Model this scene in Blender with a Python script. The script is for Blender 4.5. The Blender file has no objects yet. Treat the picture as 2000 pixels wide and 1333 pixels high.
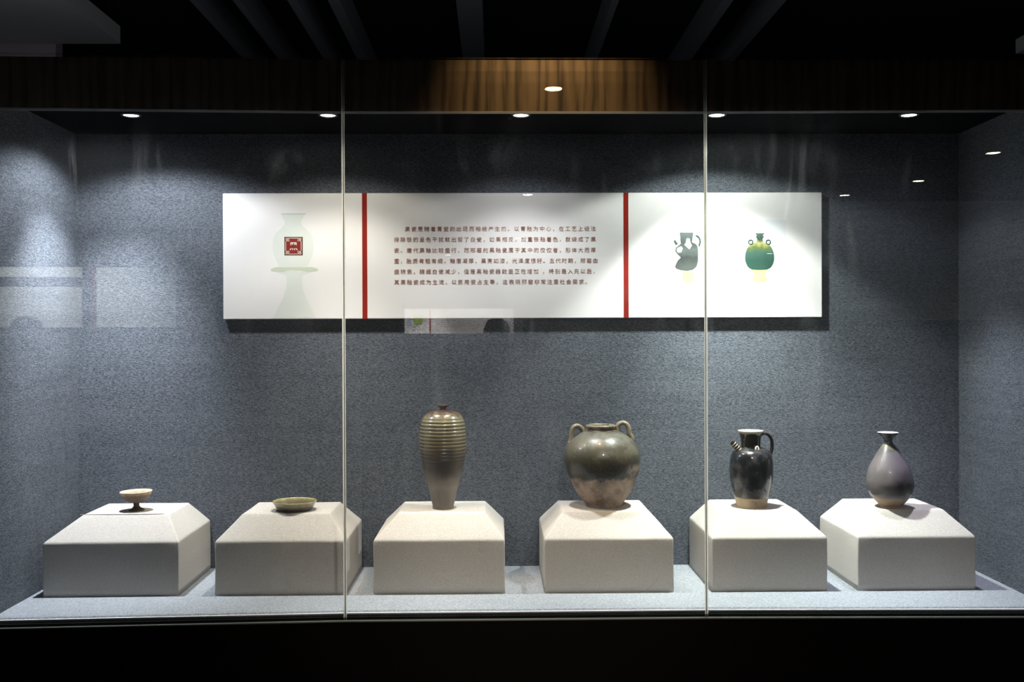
import bpy, bmesh, math, random
from mathutils import Vector, Matrix
R = math.radians
sc = bpy.context.scene
COL = sc.collection
random.seed(4)

# ---------------------------------------------------------------- camera
cd = bpy.data.cameras.new('camera'); cam = bpy.data.objects.new('camera', cd); COL.objects.link(cam)
cd.sensor_width = 36.0; cd.lens = 36.0
cd.clip_start = 0.05; cd.clip_end = 60
cam.matrix_world = Matrix.Translation((0, 0, 1.55)) @ Matrix.Rotation(R(-.945), 4, 'Z') @ \
    Matrix.Rotation(R(90 - .27), 4, 'X') @ Matrix.Rotation(R(-.22), 4, 'Z')
sc.camera = cam
# ---------------------------------------------------------------- world, exposure
w = bpy.data.worlds.new('dark_hall_air'); sc.world = w; w.use_nodes = True
w.node_tree.nodes['Background'].inputs[0].default_value = (.75, .85, 1, 1)
w.node_tree.nodes['Background'].inputs[1].default_value = 0.004
vs = sc.view_settings
vs.view_transform = 'Standard'; vs.look = 'None'; vs.exposure = 0.0; vs.gamma = 1.0; vs.use_curve_mapping = False
sc.cycles.max_bounces = 12; sc.cycles.transparent_max_bounces = 16
sc.cycles.diffuse_bounces = 5; sc.cycles.glossy_bounces = 5
sc.cycles.caustics_reflective = False; sc.cycles.caustics_refractive = False
sc.cycles.sample_clamp_indirect = 6.0

# five recessed spots in the showcase: x, power, colour, cone, blend, aim tilt (x, y)
LAMP_Y, CASE_TOP = 3.03, 2.206
# each lamp: a reflector beam and the weaker spill round it
SPOTS = [  # x, colour, lens strength, [(watts, full cone deg, blend, aim x, aim y), ...]
    (-1.067, (.90, .94, 1.0), 9, [(136, 72, 1.0, -.24, .15), (22, 148, .35, 0, 0)]),
    (-.490, (1.0, .95, .84), 9, [(52, 66, 1.0, 0, 0), (12, 108, .6, 0, 0), (4.0, 140, .28, 0, 0)]),
    (.079, (.97, .98, 1.0), 20, [(50, 60, 1.0, 0, -.18), (12, 108, .6, 0, 0), (2.6, 140, .28, 0, 0)]),
    (.660, (.93, 1.0, .95), 40, [(44, 102, .30, .10, 0), (140, 66, 1.0, .15, .12), (11, 142, .16, .06, 0)]),
    (1.234, (.84, .82, 1.0), 14, [(58, 52, 1.0, .05, -.02), (1.0, 140, .7, 0, 0)]),
]
def spot(name, loc, watts, col, cone, blend, aim=(0, 0, -1), rad=.026):
    l = bpy.data.lights.new(name, 'SPOT'); l.energy = watts; l.color = col
    l.spot_size = R(cone); l.spot_blend = blend; l.shadow_soft_size = rad
    o = bpy.data.objects.new(name, l); COL.objects.link(o); o.location = loc
    o.rotation_euler = Vector(aim).to_track_quat('-Z', 'Y').to_euler()
    return o
for (x, c, st, beams) in SPOTS:
    for (wt, cone, bl, ax, ay) in beams:
        spot('showcase_spot', (x, LAMP_Y, CASE_TOP - .020), wt, c, cone, bl, (ax, ay, -1))
# warm downlight in the hall ceiling grazing the wooden fascia
spot('fascia_downlight', (.145, 2.52, 3.02), 150, (1.0, .68, .31), 49, 1.0, (0, .16, -1), .02)
al_ = bpy.data.lights.new('upper_void_fill', 'AREA'); al_.shape = 'RECTANGLE'; al_.energy = 8; al_.size = 4.5; al_.size_y = .1; al_.color = (.85, .9, 1)  # hidden fill light added so the beams above the fascia show
ao_ = bpy.data.objects.new('upper_void_fill', al_); COL.objects.link(ao_); ao_.location = (0, 3.05, 2.34); ao_.rotation_euler = (R(150), 0, 0)
# the hall downlight nearest the case is tipped towards the third pedestal
spot('hall_downlight_beam', (.327, .169, 2.80), 84, (1, .93, .84), 30, .9, (-.40, 2.8, -1.85), .04)
spot('hall_downlight_beam', (.327, .169, 2.80), 70, (1, .92, .86), 38, .6, (.35, 2.8, -1.95), .04)  # extra beam from the same spot, added to fill the pedestal fronts
# hall downlights (their lenses show as small reflections in the glass)
CEIL = 2.85
HALL = [(.327, .169), (3.358, -1.859), (3.311, -3.181), (2.941, -4.037), (.346, -3.856), (.376, -8.008), (-.661, -10.8), (3.744, -10.8)]
for i, (x, y) in enumerate(HALL):
    spot('hall_downlight_beam', (x, y, CEIL - .03), 14, (1, .84, .6), 90, .9, (0, 0, -1), .04)
# light over the board across the hall and over the left hall board
spot('far_board_spot', (-1.30, -10.35, 2.7), 460, (1, .97, .95), 62, .8, (0, -.75, -1), .05)
spot('far_board_spot', (-.2, -10.2, 2.7), 230, (1, .93, .93), 92, .8, (0, -.65, -1), .05)
spot('side_board_spot', (-3.0, -1.75, 2.7), 190, (.93, 1, .97), 100, .7, (0, -.75, -1), .05)
spot('side_board_spot', (-2.45, -1.75, 2.7), 62, (1, 1, .93), 62, 1.0, (-.05, -.75, -1), .05)

# ---------------------------------------------------------------- materials
class NT:
    def __init__(s, name):
        s.m = bpy.data.materials.new(name); s.m.use_nodes = True; s.t = s.m.node_tree; s.t.nodes.clear()
        s.out = s.n('ShaderNodeOutputMaterial')
    def n(s, k, **kw):
        nd = s.t.nodes.new(k)
        for a, v in kw.items(): setattr(nd, a, v)
        return nd
    def put(s, sock, v):
        if v is None: return
        if isinstance(v, bpy.types.NodeSocket): s.t.links.new(v, sock)
        else:
            if sock.type == 'RGBA' and len(v) == 3: v = (*v, 1)
            sock.default_value = v
    def coord(s, scale=(1, 1, 1), kind='Object'):
        c = s.n('ShaderNodeTexCoord'); m = s.n('ShaderNodeMapping'); m.inputs['Scale'].default_value = scale
        s.t.links.new(c.outputs[kind], m.inputs[0]); return m.outputs[0]
    def noise(s, vec, scale, detail=3, rough=.55, dist=0):
        n = s.n('ShaderNodeTexNoise'); s.put(n.inputs['Vector'], vec); n.inputs['Scale'].default_value = scale
        n.inputs['Detail'].default_value = detail; n.inputs['Roughness'].default_value = rough
        n.inputs['Distortion'].default_value = dist
        return n.outputs['Fac']
    def math(s, op, a, b=0.0, c=None, clamp=False):
        n = s.n('ShaderNodeMath', operation=op); n.use_clamp = clamp
        s.put(n.inputs[0], a); s.put(n.inputs[1], b)
        if c is not None: s.put(n.inputs[2], c)
        return n.outputs[0]
    def mix(s, f, a, b, blend='MIX'):
        n = s.n('ShaderNodeMix', data_type='RGBA', blend_type=blend)
        s.put(n.inputs[0], f); s.put(n.inputs[6], a); s.put(n.inputs[7], b); return n.outputs[2]
    def ramp(s, f, stops):
        n = s.n('ShaderNodeValToRGB'); s.put(n.inputs[0], f); e = n.color_ramp.elements
        while len(e) < len(stops): e.new(.5)
        for i, (p, c) in enumerate(stops):
            e[i].position = p; e[i].color = (*c, 1) if not isinstance(c, float) else (c, c, c, 1)
        return n.outputs[0]
    def maprange(s, v, a, b, c=0., d=1.):
        n = s.n('ShaderNodeMapRange'); n.interpolation_type = 'SMOOTHSTEP'
        s.put(n.inputs[0], v)
        for i, q in enumerate((a, b, c, d)): n.inputs[i + 1].default_value = q
        return n.outputs[0]
    def sep(s, vec):
        n = s.n('ShaderNodeSeparateXYZ'); s.put(n.inputs[0], vec); return n.outputs
    def bump(s, h, strength, dist):
        n = s.n('ShaderNodeBump'); n.inputs['Strength'].default_value = strength; n.inputs['Distance'].default_value = dist
        s.put(n.inputs['Height'], h); return n.outputs[0]
    def bsdf(s, color, rough=.6, normal=None, spec=.5, metal=0, coat=None, emit=None, estr=0, sheen=None):
        p = s.n('ShaderNodeBsdfPrincipled'); s.put(p.inputs['Base Color'], color); s.put(p.inputs['Roughness'], rough)
        s.put(p.inputs['Normal'], normal); s.put(p.inputs['Specular IOR Level'], spec); s.put(p.inputs['Metallic'], metal)
        if coat is not None: s.put(p.inputs['Coat Weight'], coat); p.inputs['Coat Roughness'].default_value = .08
        if emit: s.put(p.inputs['Emission Color'], emit); p.inputs['Emission Strength'].default_value = estr
        if sheen: p.inputs['Sheen Weight'].default_value = sheen
        s.t.links.new(p.outputs[0], s.out.inputs[0]); return p

def fabric(name, lo, hi, streak=(130, 130, 900), grain=420, bump=.6, patch=.12, k=.12):
    s = NT(name)
    th = s.noise(s.coord(streak), 1, 3, .7)
    gr = s.noise(s.coord(), grain, 3, .75)
    bg = s.noise(s.coord((1, 1, 3)), 5, 3)
    bands = s.noise(s.coord((1.2, 1.2, 60)), 1, 2)
    f = s.math('ADD', s.math('MULTIPLY', th, .55), s.math('MULTIPLY', gr, .45))
    f = s.math('ADD', f, s.math('MULTIPLY', s.math('SUBTRACT', bg, .5), patch))
    f = s.math('ADD', f, s.math('MULTIPLY', s.math('SUBTRACT', bands, .5), patch))
    f = s.maprange(f, .5 - k, .5 + k)
    s.bsdf(s.mix(f, lo, hi), .95, s.bump(f, bump, .0012), .1)
    return s.m
def plain(name, c, rough=.5, spec=.5, metal=0, vary=.06, scale=12):
    s = NT(name); n = s.noise(s.coord(), scale, 4)
    f = s.math('MULTIPLY_ADD', n, 2 * vary, 1 - vary)
    v = s.n('ShaderNodeVectorMath', operation='SCALE'); v.inputs[0].default_value = c; s.put(v.inputs[3], f)
    s.bsdf(v.outputs[0], rough, None, spec, metal); return s.m
def emitter(name, c, st):
    s = NT(name); e = s.n('ShaderNodeEmission'); e.inputs[0].default_value = (*c, 1); e.inputs[1].default_value = st
    s.t.links.new(e.outputs[0], s.out.inputs[0]); return s.m

M = {}
M['wall'] = fabric('slate_blue_cloth', (.030, .037, .048), (.166, .180, .206), (100, 100, 440), 330, .6, .05, .155)
M['floorcloth'] = fabric('platform_cloth', (.17, .187, .21), (.37, .395, .43), streak=(210, 210, 210), grain=300, bump=.5, patch=.04, k=.16)
M['linen'] = fabric('beige_linen', (.37, .345, .312), (.64, .60, .558), streak=(190, 190, 1050), grain=560, bump=.35, patch=.03, k=.21)
M['black'] = plain('black_board', (.006, .006, .007), 1.0, .0)
M['blackgloss'] = plain('black_painted_base', (.003, .002, .002), .5, .15)
M['steel'] = plain('brushed_steel', (.55, .55, .55), .35, .5, 1)
def translucent(name, c, k=.75):
    s = NT(name); a = s.n('ShaderNodeBsdfTranslucent'); a.inputs[0].default_value = (*c, 1)
    b = s.n('ShaderNodeBsdfDiffuse'); b.inputs[0].default_value = (*c, 1); m = s.n('ShaderNodeMixShader'); m.inputs[0].default_value = 1 - k
    s.t.links.new(a.outputs[0], m.inputs[1]); s.t.links.new(b.outputs[0], m.inputs[2]); s.t.links.new(m.outputs[0], s.out.inputs[0]); return s.m
M['silicone'] = translucent('clear_joint_sealant', (.45, .42, .34), .9)
M['glassedge'] = translucent('frosted_glass_edge', (.97, .97, .93), .92)
M['gasket'] = translucent('pale_gasket', (.45, .46, .48))
M['board'] = plain('white_board_print', (.76, .735, .72), .7, .12, 0, .012, 3)
M['foam'] = plain('board_edge', (.62, .62, .62), .7)
M['red'] = plain('brick_red_print', (.26, .018, .010), .8, .0)
M['seal'] = plain('seal_red_print', (.20, .012, .010), .5, .3)
M['sealdark'] = plain('seal_dark_edge', (.035, .012, .008), .5, .3)
M['cream'] = plain('seal_cream_print', (.66, .55, .44), .5, .3)
M['ink'] = plain('brown_red_ink', (.27, .105, .07), .6, .2)
M['greyink'] = plain('grey_ink', (.30, .29, .30), .6, .2)
M['ring'] = plain('dark_lamp_ring', (.03, .03, .03), .4, .5)
M['hallwall'] = plain('dark_hall_wall', (.012, .012, .013), .8, .2)
M['hallfloor'] = plain('dark_hall_floor', (.03, .027, .025), .4, .4)
M['beam'] = plain('painted_beam', (.12, .13, .14), .8, .2)
M['palebeam'] = plain('pale_painted_boxing', (.55, .55, .53), .7, .2)
M['lilacbeam'] = plain('pale_painted_partition', (.32, .27, .30), .7, .2)

def wood():
    s = NT('dark_brown_wood')
    co = s.coord((1, 1, .05)); 
    n1 = s.noise(co, 34, 4, .6, .6); n2 = s.noise(s.coord((1, 1, .02)), 190, 3, .7, .2)
    wv = s.n('ShaderNodeTexWave', bands_direction='X'); s.put(wv.inputs[0], s.coord((1, 1, .12)))
    wv.inputs['Scale'].default_value = 9; wv.inputs['Distortion'].default_value = 9; wv.inputs['Detail'].default_value = 3
    wv.inputs['Detail Scale'].default_value = 1.6
    f = s.math('ADD', s.math('MULTIPLY', n1, .45), s.math('MULTIPLY', n2, .3))
    f = s.math('ADD', f, s.math('MULTIPLY', wv.outputs['Fac'], .25))
    c = s.ramp(f, [(.30, (.018, .011, .007)), (.45, (.085, .055, .034)), (.62, (.125, .085, .055))])
    s.bsdf(c, .5, s.bump(f, .3, .001), .4); return s.m
M['wood'] = wood()

def glass():
    s = NT('showcase_glass')
    g = s.n('ShaderNodeNewGeometry')
    d = s.n('ShaderNodeVectorMath', operation='DOT_PRODUCT')
    s.put(d.inputs[0], g.outputs['Normal']); s.put(d.inputs[1], g.outputs['Incoming'])
    c = s.math('SUBTRACT', 1, s.math('ABSOLUTE', d.outputs['Value']), clamp=True)
    fr = s.math('MULTIPLY_ADD', s.math('POWER', c, 5.0), .955, .045)
    tr = s.n('ShaderNodeBsdfTransparent'); tr.inputs[0].default_value = (.985, .993, .988, 1)
    gl = s.n('ShaderNodeBsdfGlossy'); gl.inputs['Roughness'].default_value = 0.0
    m1 = s.n('ShaderNodeMixShader'); s.put(m1.inputs[0], fr)
    s.t.links.new(tr.outputs[0], m1.inputs[1]); s.t.links.new(gl.outputs[0], m1.inputs[2])
    # wiped smears, and a thin scattering film added for haze round the lamps
    sm = s.noise(s.coord((5, 5, 1.3)), 1.6, 5, .7, 1.5)
    du = s.math('MULTIPLY_ADD', s.maprange(sm, .52, .74), .018, .0034)
    df = s.n('ShaderNodeBsdfTranslucent'); df.inputs[0].default_value = (.9, .92, .95, 1)
    m2 = s.n('ShaderNodeMixShader'); s.put(m2.inputs[0], du)
    s.t.links.new(m1.outputs[0], m2.inputs[1]); s.t.links.new(df.outputs[0], m2.inputs[2])
    s.t.links.new(m2.outputs[0], s.out.inputs[0]); return s.m
M['glass'] = glass()

# ---------------------------------------------------------------- mesh helpers
def link(name, bm, mat, parent=None, smooth=False):
    me = bpy.data.meshes.new(name); bmesh.ops.recalc_face_normals(bm, faces=bm.faces); bm.to_mesh(me); bm.free()
    if smooth:
        for p in me.polygons: p.use_smooth = True
    if mat: me.materials.append(mat)
    o = bpy.data.objects.new(name, me); COL.objects.link(o)
    if parent: o.parent = parent
    return o
def tag(o, label=None, cat=None, group=None, kind=None):
    if label: o['label'] = label
    if cat: o['category'] = cat
    if group: o['group'] = group
    if kind: o['kind'] = kind
    return o
def empty(name, loc=(0, 0, 0), rz=0):
    o = bpy.data.objects.new(name, None); COL.objects.link(o); o.location = loc; o.rotation_euler = (0, 0, rz)
    o.empty_display_size = .05; return o
def box(bm, x0, x1, y0, y1, z0, z1):
    v = [bm.verts.new((x, y, z)) for x in (x0, x1) for y in (y0, y1) for z in (z0, z1)]
    for f in ((0, 1, 3, 2), (4, 6, 7, 5), (0, 4, 5, 1), (2, 3, 7, 6), (0, 2, 6, 4), (1, 5, 7, 3)):
        bm.faces.new([v[i] for i in f])
    return v
def bx(*a):
    bm = bmesh.new(); box(bm, *a); return bm
def wedge(bm, xa, ya, xb, yb, d0, d1, z0, z1):
    """slab that follows the front line from (xa,ya) to (xb,yb), d0..d1 behind it"""
    v = []
    for (x, y) in ((xa, ya), (xb, yb)):
        for d in (d0, d1):
            for z in (z0, z1): v.append(bm.verts.new((x, y + d, z)))
    for f in ((0, 1, 3, 2), (4, 6, 7, 5), (0, 4, 5, 1), (2, 3, 7, 6), (0, 2, 6, 4), (1, 5, 7, 3)):
        bm.faces.new([v[i] for i in f])
def catmull(pts, n=8):
    out = []; P = [pts[0]] + list(pts) + [pts[-1]]
    for i in range(1, len(P) - 2):
        p0, p1, p2, p3 = P[i - 1], P[i], P[i + 1], P[i + 2]
        for k in range(n):
            t = k / n
            out.append(tuple(.5 * ((2 * b) + (-a + c) * t + (2 * a - 5 * b + 4 * c - d) * t * t + (-a + 3 * b - 3 * c + d) * t ** 3)
                             for a, b, c, d in zip(p0, p1, p2, p3)))
    out.append(tuple(pts[-1])); return out
def lathe(prof, lean=None, n=72, wob=0.0):
    """prof: list of (r, z) from the axis out and round back to the axis"""
    bm = bmesh.new(); rings = []
    for (r, z) in prof:
        lx = lean(z) if lean else 0
        if r < 1e-5: rings.append([bm.verts.new((lx, 0, z))])
        else:
            rings.append([bm.verts.new((lx + r * (1 + wob * math.sin(2 * math.tau * i / n + z * 40)) * math.cos(math.tau * i / n),
                                        r * math.sin(math.tau * i / n), z)) for i in range(n)])
    for a, b in zip(rings, rings[1:]):
        for i in range(n):
            j = (i + 1) % n
            if len(a) == 1 and len(b) == 1: continue
            if len(a) == 1: bm.faces.new((a[0], b[i], b[j]))
            elif len(b) == 1: bm.faces.new((a[i], a[j], b[0]))
            else: bm.faces.new((a[i], a[j], b[j], b[i]))
    return bm
def vessel(outer, wall, depth_z, sm=6):
    """outer: bottom to rim (r,z); adds a foot floor, a rounded rim and an inner wall down to depth_z"""
    o = [(max(r, 0), z) for r, z in catmull(outer, sm)]
    rl, zl = o[-1]
    inner = [(rl - wall * .5, zl + wall * .25)] + [(max(r - wall, .003), z) for r, z in reversed(o) if z > depth_z]
    return [(0, o[0][1] + .002), (o[0][0] * .8, o[0][1] + .002), (o[0][0] * .85, o[0][1])] + o + inner + [(0, depth_z)]
def tube(pts, rad, n=16, sm=6, flat=1.0, side=Vector((0, 1, 0)), cap=True):
    P = catmull([(*p, r) for p, r in zip(pts, rad)], sm); bm = bmesh.new(); rings = []
    for i, p in enumerate(P):
        a = Vector(P[max(i - 1, 0)][:3]); b = Vector(P[min(i + 1, len(P) - 1)][:3]); t = (b - a).normalized()
        u = side - t * side.dot(t); u.normalize(); v = t.cross(u)
        rings.append([bm.verts.new(Vector(p[:3]) + u * (math.cos(math.tau * k / n) * p[3] * flat) + v * (math.sin(math.tau * k / n) * p[3])) for k in range(n)])
    for a, b in zip(rings, rings[1:]):
        for i in range(n): bm.faces.new((a[i], a[(i + 1) % n], b[(i + 1) % n], b[i]))
    if cap:
        bm.faces.new(rings[0]); bm.faces.new(list(reversed(rings[-1])))
    return bm

# ---------------------------------------------------------------- showcase shell (setting)
XL, XR, YB, PLAT = -1.345, 1.515, 3.322, .803
FRONT = [(-1.42, 2.714), (-.408, 2.765), (.573, 2.768), (1.62, 2.744)]
def fy(x):
    for (a, b), (c, d) in zip(FRONT, FRONT[1:]):
        if x <= c or c == FRONT[-1][0]: return b + (d - b) * (x - a) / (c - a)
def S(o, label=None): return tag(o, label, None, None, 'structure')
S(link('wall_back', bx(XL - .03, XR + .03, YB, YB + .03, .70, 2.26), M['wall']), 'slate blue cloth covered back wall of the showcase')
S(link('wall_left', bx(XL - .03, XL, 2.70, YB, .70, 2.26), M['wall']), 'slate blue cloth side wall at the left end of the showcase')
S(link('wall_right', bx(XR, XR + .03, 2.72, YB, .70, 2.26), M['wall']), 'slate blue cloth side wall at the right end of the showcase')
S(link('ceiling', bx(XL - .03, XR + .03, 2.80, YB, CASE_TOP, CASE_TOP + .03), M['black']), 'black inner ceiling of the showcase')
bm = bmesh.new()
for (a, b), (c, d) in zip(FRONT, FRONT[1:]):
    a2, c2 = max(a, XL), min(c, XR)
    v = [bm.verts.new((x, y, z)) for x in (a2, c2) for (y, z) in ((fy(x) + .028, PLAT - .004), (fy(x) + .032, PLAT), (YB, PLAT), (YB, PLAT - .022), (fy(x) + .028, PLAT - .022))]
    for i in range(5): bm.faces.new((v[i], v[(i + 1) % 5], v[5 + (i + 1) % 5], v[5 + i]))
S(link('floor', bm, M['floorcloth']), 'pale blue grey cloth floor of the showcase')
# glazing: three panes, two joints, rails
win = S(empty('window_1', (0, 2.765, .78)), 'three pane glass front of the showcase')
def inwin(name, bm, mat):
    o = link(name, bm, mat); o.parent = win; o.matrix_parent_inverse = win.matrix_basis.inverted() if False else Matrix.Translation((0, -2.765, -.78)); return o
for i, ((a, b), (c, d)) in enumerate(zip(FRONT, FRONT[1:])):
    g0 = 0 if i == 0 else .0041; g1 = 0 if i == 2 else .0041
    bm = bmesh.new(); wedge(bm, a + g0, fy(a + g0), c - g1, fy(c - g1), 0, .010, .7835, 2.302); inwin('glass_pane', bm, M['glass'])
for (x, y) in FRONT[1:3]:
    bm = bmesh.new(); box(bm, x - .0014, x + .0014, y + .0090, y + .0104, .784, 2.155)
    inwin('glass_joint', bm, M['silicone'])
    for e in (-1, 1):
        bm = bmesh.new(); xs_ = sorted((x + e * .0014, x + e * .0040)); box(bm, xs_[0], xs_[1], y + .0092, y + .0102, .784, 2.300)
        inwin('polished_edge', bm, M['glassedge'])
for z0, z1, d0, d1, nm, mt in ((.7957, .7988, .0215, .0272, 'inner_rail', 'pale'), (.7800, .7832, -.001, .0112, 'bottom_rail', 'rail'),
                       (2.1535, 2.1600, .0115, .0135, 'top_rail', 'gasket')):
    M.setdefault('pale', plain('pale_rail_lip', (.80, .79, .80), .4, .5))
    if mt == 'rail': M.setdefault('rail', plain('dull_green_rail', (.16, .18, .16), .4, .5))
    for (a, b), (c, d) in zip(FRONT, FRONT[1:]):
        bm = bmesh.new(); wedge(bm, a, b, c, d, d0, d1, z0, z1); inwin(nm, bm, M[mt])
# wooden fascia behind the upper strip of the glass, in three boards
fas = S(empty('trim_1', (0, 2.78, 2.16)), 'dark brown wooden fascia above the showcase')
for (a, b), (c, d) in zip(FRONT, FRONT[1:]):
    bm = bmesh.new(); wedge(bm, a - (.4 if a < -1 else -.002), b, c + (.4 if c > 1 else -.002), d, .021, .040, 2.161, 2.3015)
    o = link('wood_panel', bm, M['wood']); o.parent = fas; o.matrix_parent_inverse = Matrix.Translation((0, -2.78, -2.16))
S(link('trim_2', bx(-1.9, 2.0, 2.79, 3.40, 2.275, 2.300), M['black']), 'black top board of the showcase')
# black base below the glass
bm = bmesh.new()
for (a, b), (c, d) in zip(FRONT, FRONT[1:]):
    wedge(bm, a - (.5 if a < -1 else 0), b, c + (.5 if c > 1 else 0), d, -.001, .30, .0, .7798)
S(link('wall_base', bm, M['blackgloss']), 'black base cabinet front under the showcase glass')
bm = bmesh.new()
for (a, b), (c, d) in zip(FRONT, FRONT[1:]): wedge(bm, a, b, c, d, .010, .034, .7801, .7903)
S(link('trim_3', bm, M['black']), 'black groove strip between showcase floor and glass')
bm = bmesh.new(); box(bm, -2.0, XL - .031, 2.735, 3.35, 0, 2.30); S(link('wall_pier', bm, M['black']))
bm = bmesh.new(); box(bm, XR + .031, 2.2, 2.765, 3.35, 0, 2.30); S(link('wall_pier', bm, M['black']))

# ---------------------------------------------------------------- hall around the showcase (setting)
S(link('hall_floor', bx(-6, 6, -11.4, 6.5, -.05, 0), M['hallfloor']), 'dark hall floor')
S(link('wall_far', bx(-6, 6, -11.5, -11.25, 0, 3.3), M['hallwall']), 'dark wall at the far side of the hall')
S(link('wall_behind', bx(-6, 6, 6.4, 6.5, 0, 3.3), M['hallwall']))
S(link('wall_hall_left', bx(-6.1, -6, -11.5, 6.5, 0, 3.3), M['hallwall']))
S(link('wall_hall_right', bx(6, 6.1, -11.5, 6.5, 0, 3.3), M['hallwall']))
S(link('reflection_blocker', bx(-.83, -.572, -1.12, -1.0, 0, CEIL), M['hallwall']), 'unseen dark block added in the hall to hide a doubled reflection')  # added out of view, keeps the far board from reflecting twice
hc = S(link('hall_ceiling', bx(-6.1, 6.1, -11.5, 2.3, CEIL, CEIL + .05), M['hallwall']), 'dark lowered ceiling of the hall')
up = S(link('upper_ceiling', bx(-6.1, 6.1, 2.3, 6.5, 3.10, 3.15), M['hallwall']), 'dark upper ceiling behind the showcase')
for x, wd in ((-1.28, .03), (-1.10, .03), (-.87, .04), (-.70, .05), (-.16, .11), (.50, .03), (.97, .045), (1.20, .04)):
    link('ceiling_beam', bx(x, x + wd, 3.4, 6.4, 2.97, 3.099), M['beam'], up)
bmx = S(link('trim_4', bx(-3.4, -1.81, 3.45, 5.0, 2.975, 3.06), M['palebeam']), 'pale boxed beam under the upper ceiling at the left')
S(link('wall_partition', bx(-4.4, -2.13, 5.02, 5.10, 2.2, 3.09), M['lilacbeam']), 'pale partition behind the showcase at the upper left')
S(link('trim_5', bx(2.565, 3.6, 3.9, 5.0, 2.93, 3.0), M['palebeam']), 'pale boxed beam under the upper ceiling at the right')

# ---------------------------------------------------------------- lamps
M['ringdark'] = M['ring']
def disc_lamp(name, x, y, z, r, col, st, down=True):
    root = empty(name, (x, y, z))
    pr = [(r * 1.32, 0), (r * 1.30, -.003), (r * 1.12, -.0045), (r * 1.0, -.003), (r * 1.0, 0)]
    link('trim_ring', lathe(pr, n=32), M['ring'], root, True)
    link('lens', lathe([(0, -.0046), (r * .6, -.004), (r * .99, -.002), (r * .99, -.0004), (0, -.0004)], n=32), emitter('lamp_lens', col, st), root, True)
    return root
names = ['recessed showcase spotlight above the small footed cup, leftmost in the case',
         'recessed showcase spotlight just left of the left glass joint',
         'recessed showcase spotlight in the middle, above the text panel',
         'brightest recessed showcase spotlight just right of the right glass joint',
         'violet-tinted recessed showcase spotlight above the pear-shaped bottle']
for (x, c, st, beams), lb in zip(SPOTS, names):
    tag(disc_lamp('recessed_spotlight', x, LAMP_Y, CASE_TOP - .0002, .022, c, st), lb, 'spotlight', 'recessed spotlights in the showcase ceiling')
hl = ['warm hall downlight reflected in the fascia, nearest the showcase', 'hall downlight reflected at the right edge of the glass',
      'hall downlight reflected in the right pane above the others', 'hall downlight reflected right of the info board',
      'hall downlight reflected at the top edge of the text panel', 'hall downlight reflected in the second text line',
      'hall downlight reflected between the third and fourth text lines', 'hall downlight reflected on the printed green vase']
for (x, y), lb in zip(HALL, hl):
    tag(disc_lamp('hall_downlight', x, y, CEIL - .0002, .045, (1, .80, .48) if y > 0 else (1, .9, .72), 40), lb, 'downlight', 'downlights in the hall ceiling')

# ---------------------------------------------------------------- info board
BX0, BX1, BZ0, BZ1 = -.8715, 1.0595, 1.6078, 2.0119
K = (BX1 - BX0) / 1170.0
YF = 3.300
def board_root(): return empty('info_board', ((BX0 + BX1) / 2, YF, BZ0))
brd = board_root(); tag(brd, 'wide white info board with two red stripes and Chinese text on the back wall', 'info board')
INV = Matrix.Translation((-(BX0 + BX1) / 2, -YF, -BZ0))
def onb(name, bm, mat, parent=brd, smooth=False, lab=None):
    o = link(name, bm, mat, None, smooth); o.parent = parent
    if parent is brd: o.matrix_parent_inverse = INV
    if lab: o['label'] = lab
    return o
def PX(x): return BX0 + (x - 435) * K
def PZ(y): return BZ0 + (622 - y) * (BZ1 - BZ0) / 245.0
bm = bx(BX0, BX1, YF, YB - .0005, BZ0, BZ1)
bmesh.ops.bevel(bm, geom=bm.edges, offset=.0015, segments=2, affect='EDGES'); onb('panel', bm, M['board'])
def pbox(x0, x1, y0, y1, d0=0.0, d1=.0006):   # print patch, board raster units
    return bx(PX(x0), PX(x1), YF - d1, YF - d0, PZ(y1), PZ(y0))
onb('red_stripe', pbox(705, 714.5, 377, 622), M['red']); onb('red_stripe', pbox(1215, 1224.5, 377, 622), M['red'])
def poly(pts, d=.0004, t=.0003, smooth=3):
    bm = bmesh.new()
    vs_ = [bm.verts.new((PX(x), YF - d, PZ(y))) for x, y in pts]
    bk = [bm.verts.new((v.co.x, v.co.y + t, v.co.z)) for v in vs_]
    bm.faces.new(vs_); bm.faces.new(list(reversed(bk))); bm.normal_update()
    n = len(vs_)
    for i in range(n): bm.faces.new((vs_[i], vs_[(i + 1) % n], bk[(i + 1) % n], bk[i]))
    bmesh.ops.triangulate(bm, faces=[f for f in bm.faces if len(f.verts) > 4])
    return bm
def symm(cx, half):
    h = catmull(half, 5)
    return [(cx - a, y) for a, y in h] + [(cx + a, y) for a, y in reversed(h)]
# faint celadon vase on its stand
M['ghost'] = plain('faint_celadon_print', (.66, .685, .635), .5, .3, 0, .03, 30)
M['ghost2'] = plain('faint_green_print', (.52, .56, .44), .5, .3, 0, .08, 60)
gh = onb('faint_vase_print', poly(symm(571, [(23, 417), (20, 424), (16, 436), (24, 446), (36, 458), (39.5, 476), (38, 495), (31, 512), (27, 520)]), .0002), M['ghost'], lab='faint celadon vase printed behind the red seal')
onb('faint_stand_print', poly(symm(573, [(42, 524), (30, 533), (17, 537), (15, 546), (16, 560), (22, 580), (32, 600), (41, 620)]), .0002), M['ghost'], lab='faint green vase stand printed on the left panel')
bm = pbox(548, 596, 416.3, 418.2, .0002, .0005); onb('faint_rim_print', bm, M['ghost2'])
onb('faint_dish_print', poly(symm(573, [(36, 521), (44, 524), (46, 527), (40, 529), (24, 530), (12, 527), (1, 526)]), .0004, .0002), M['ghost2'])
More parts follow.
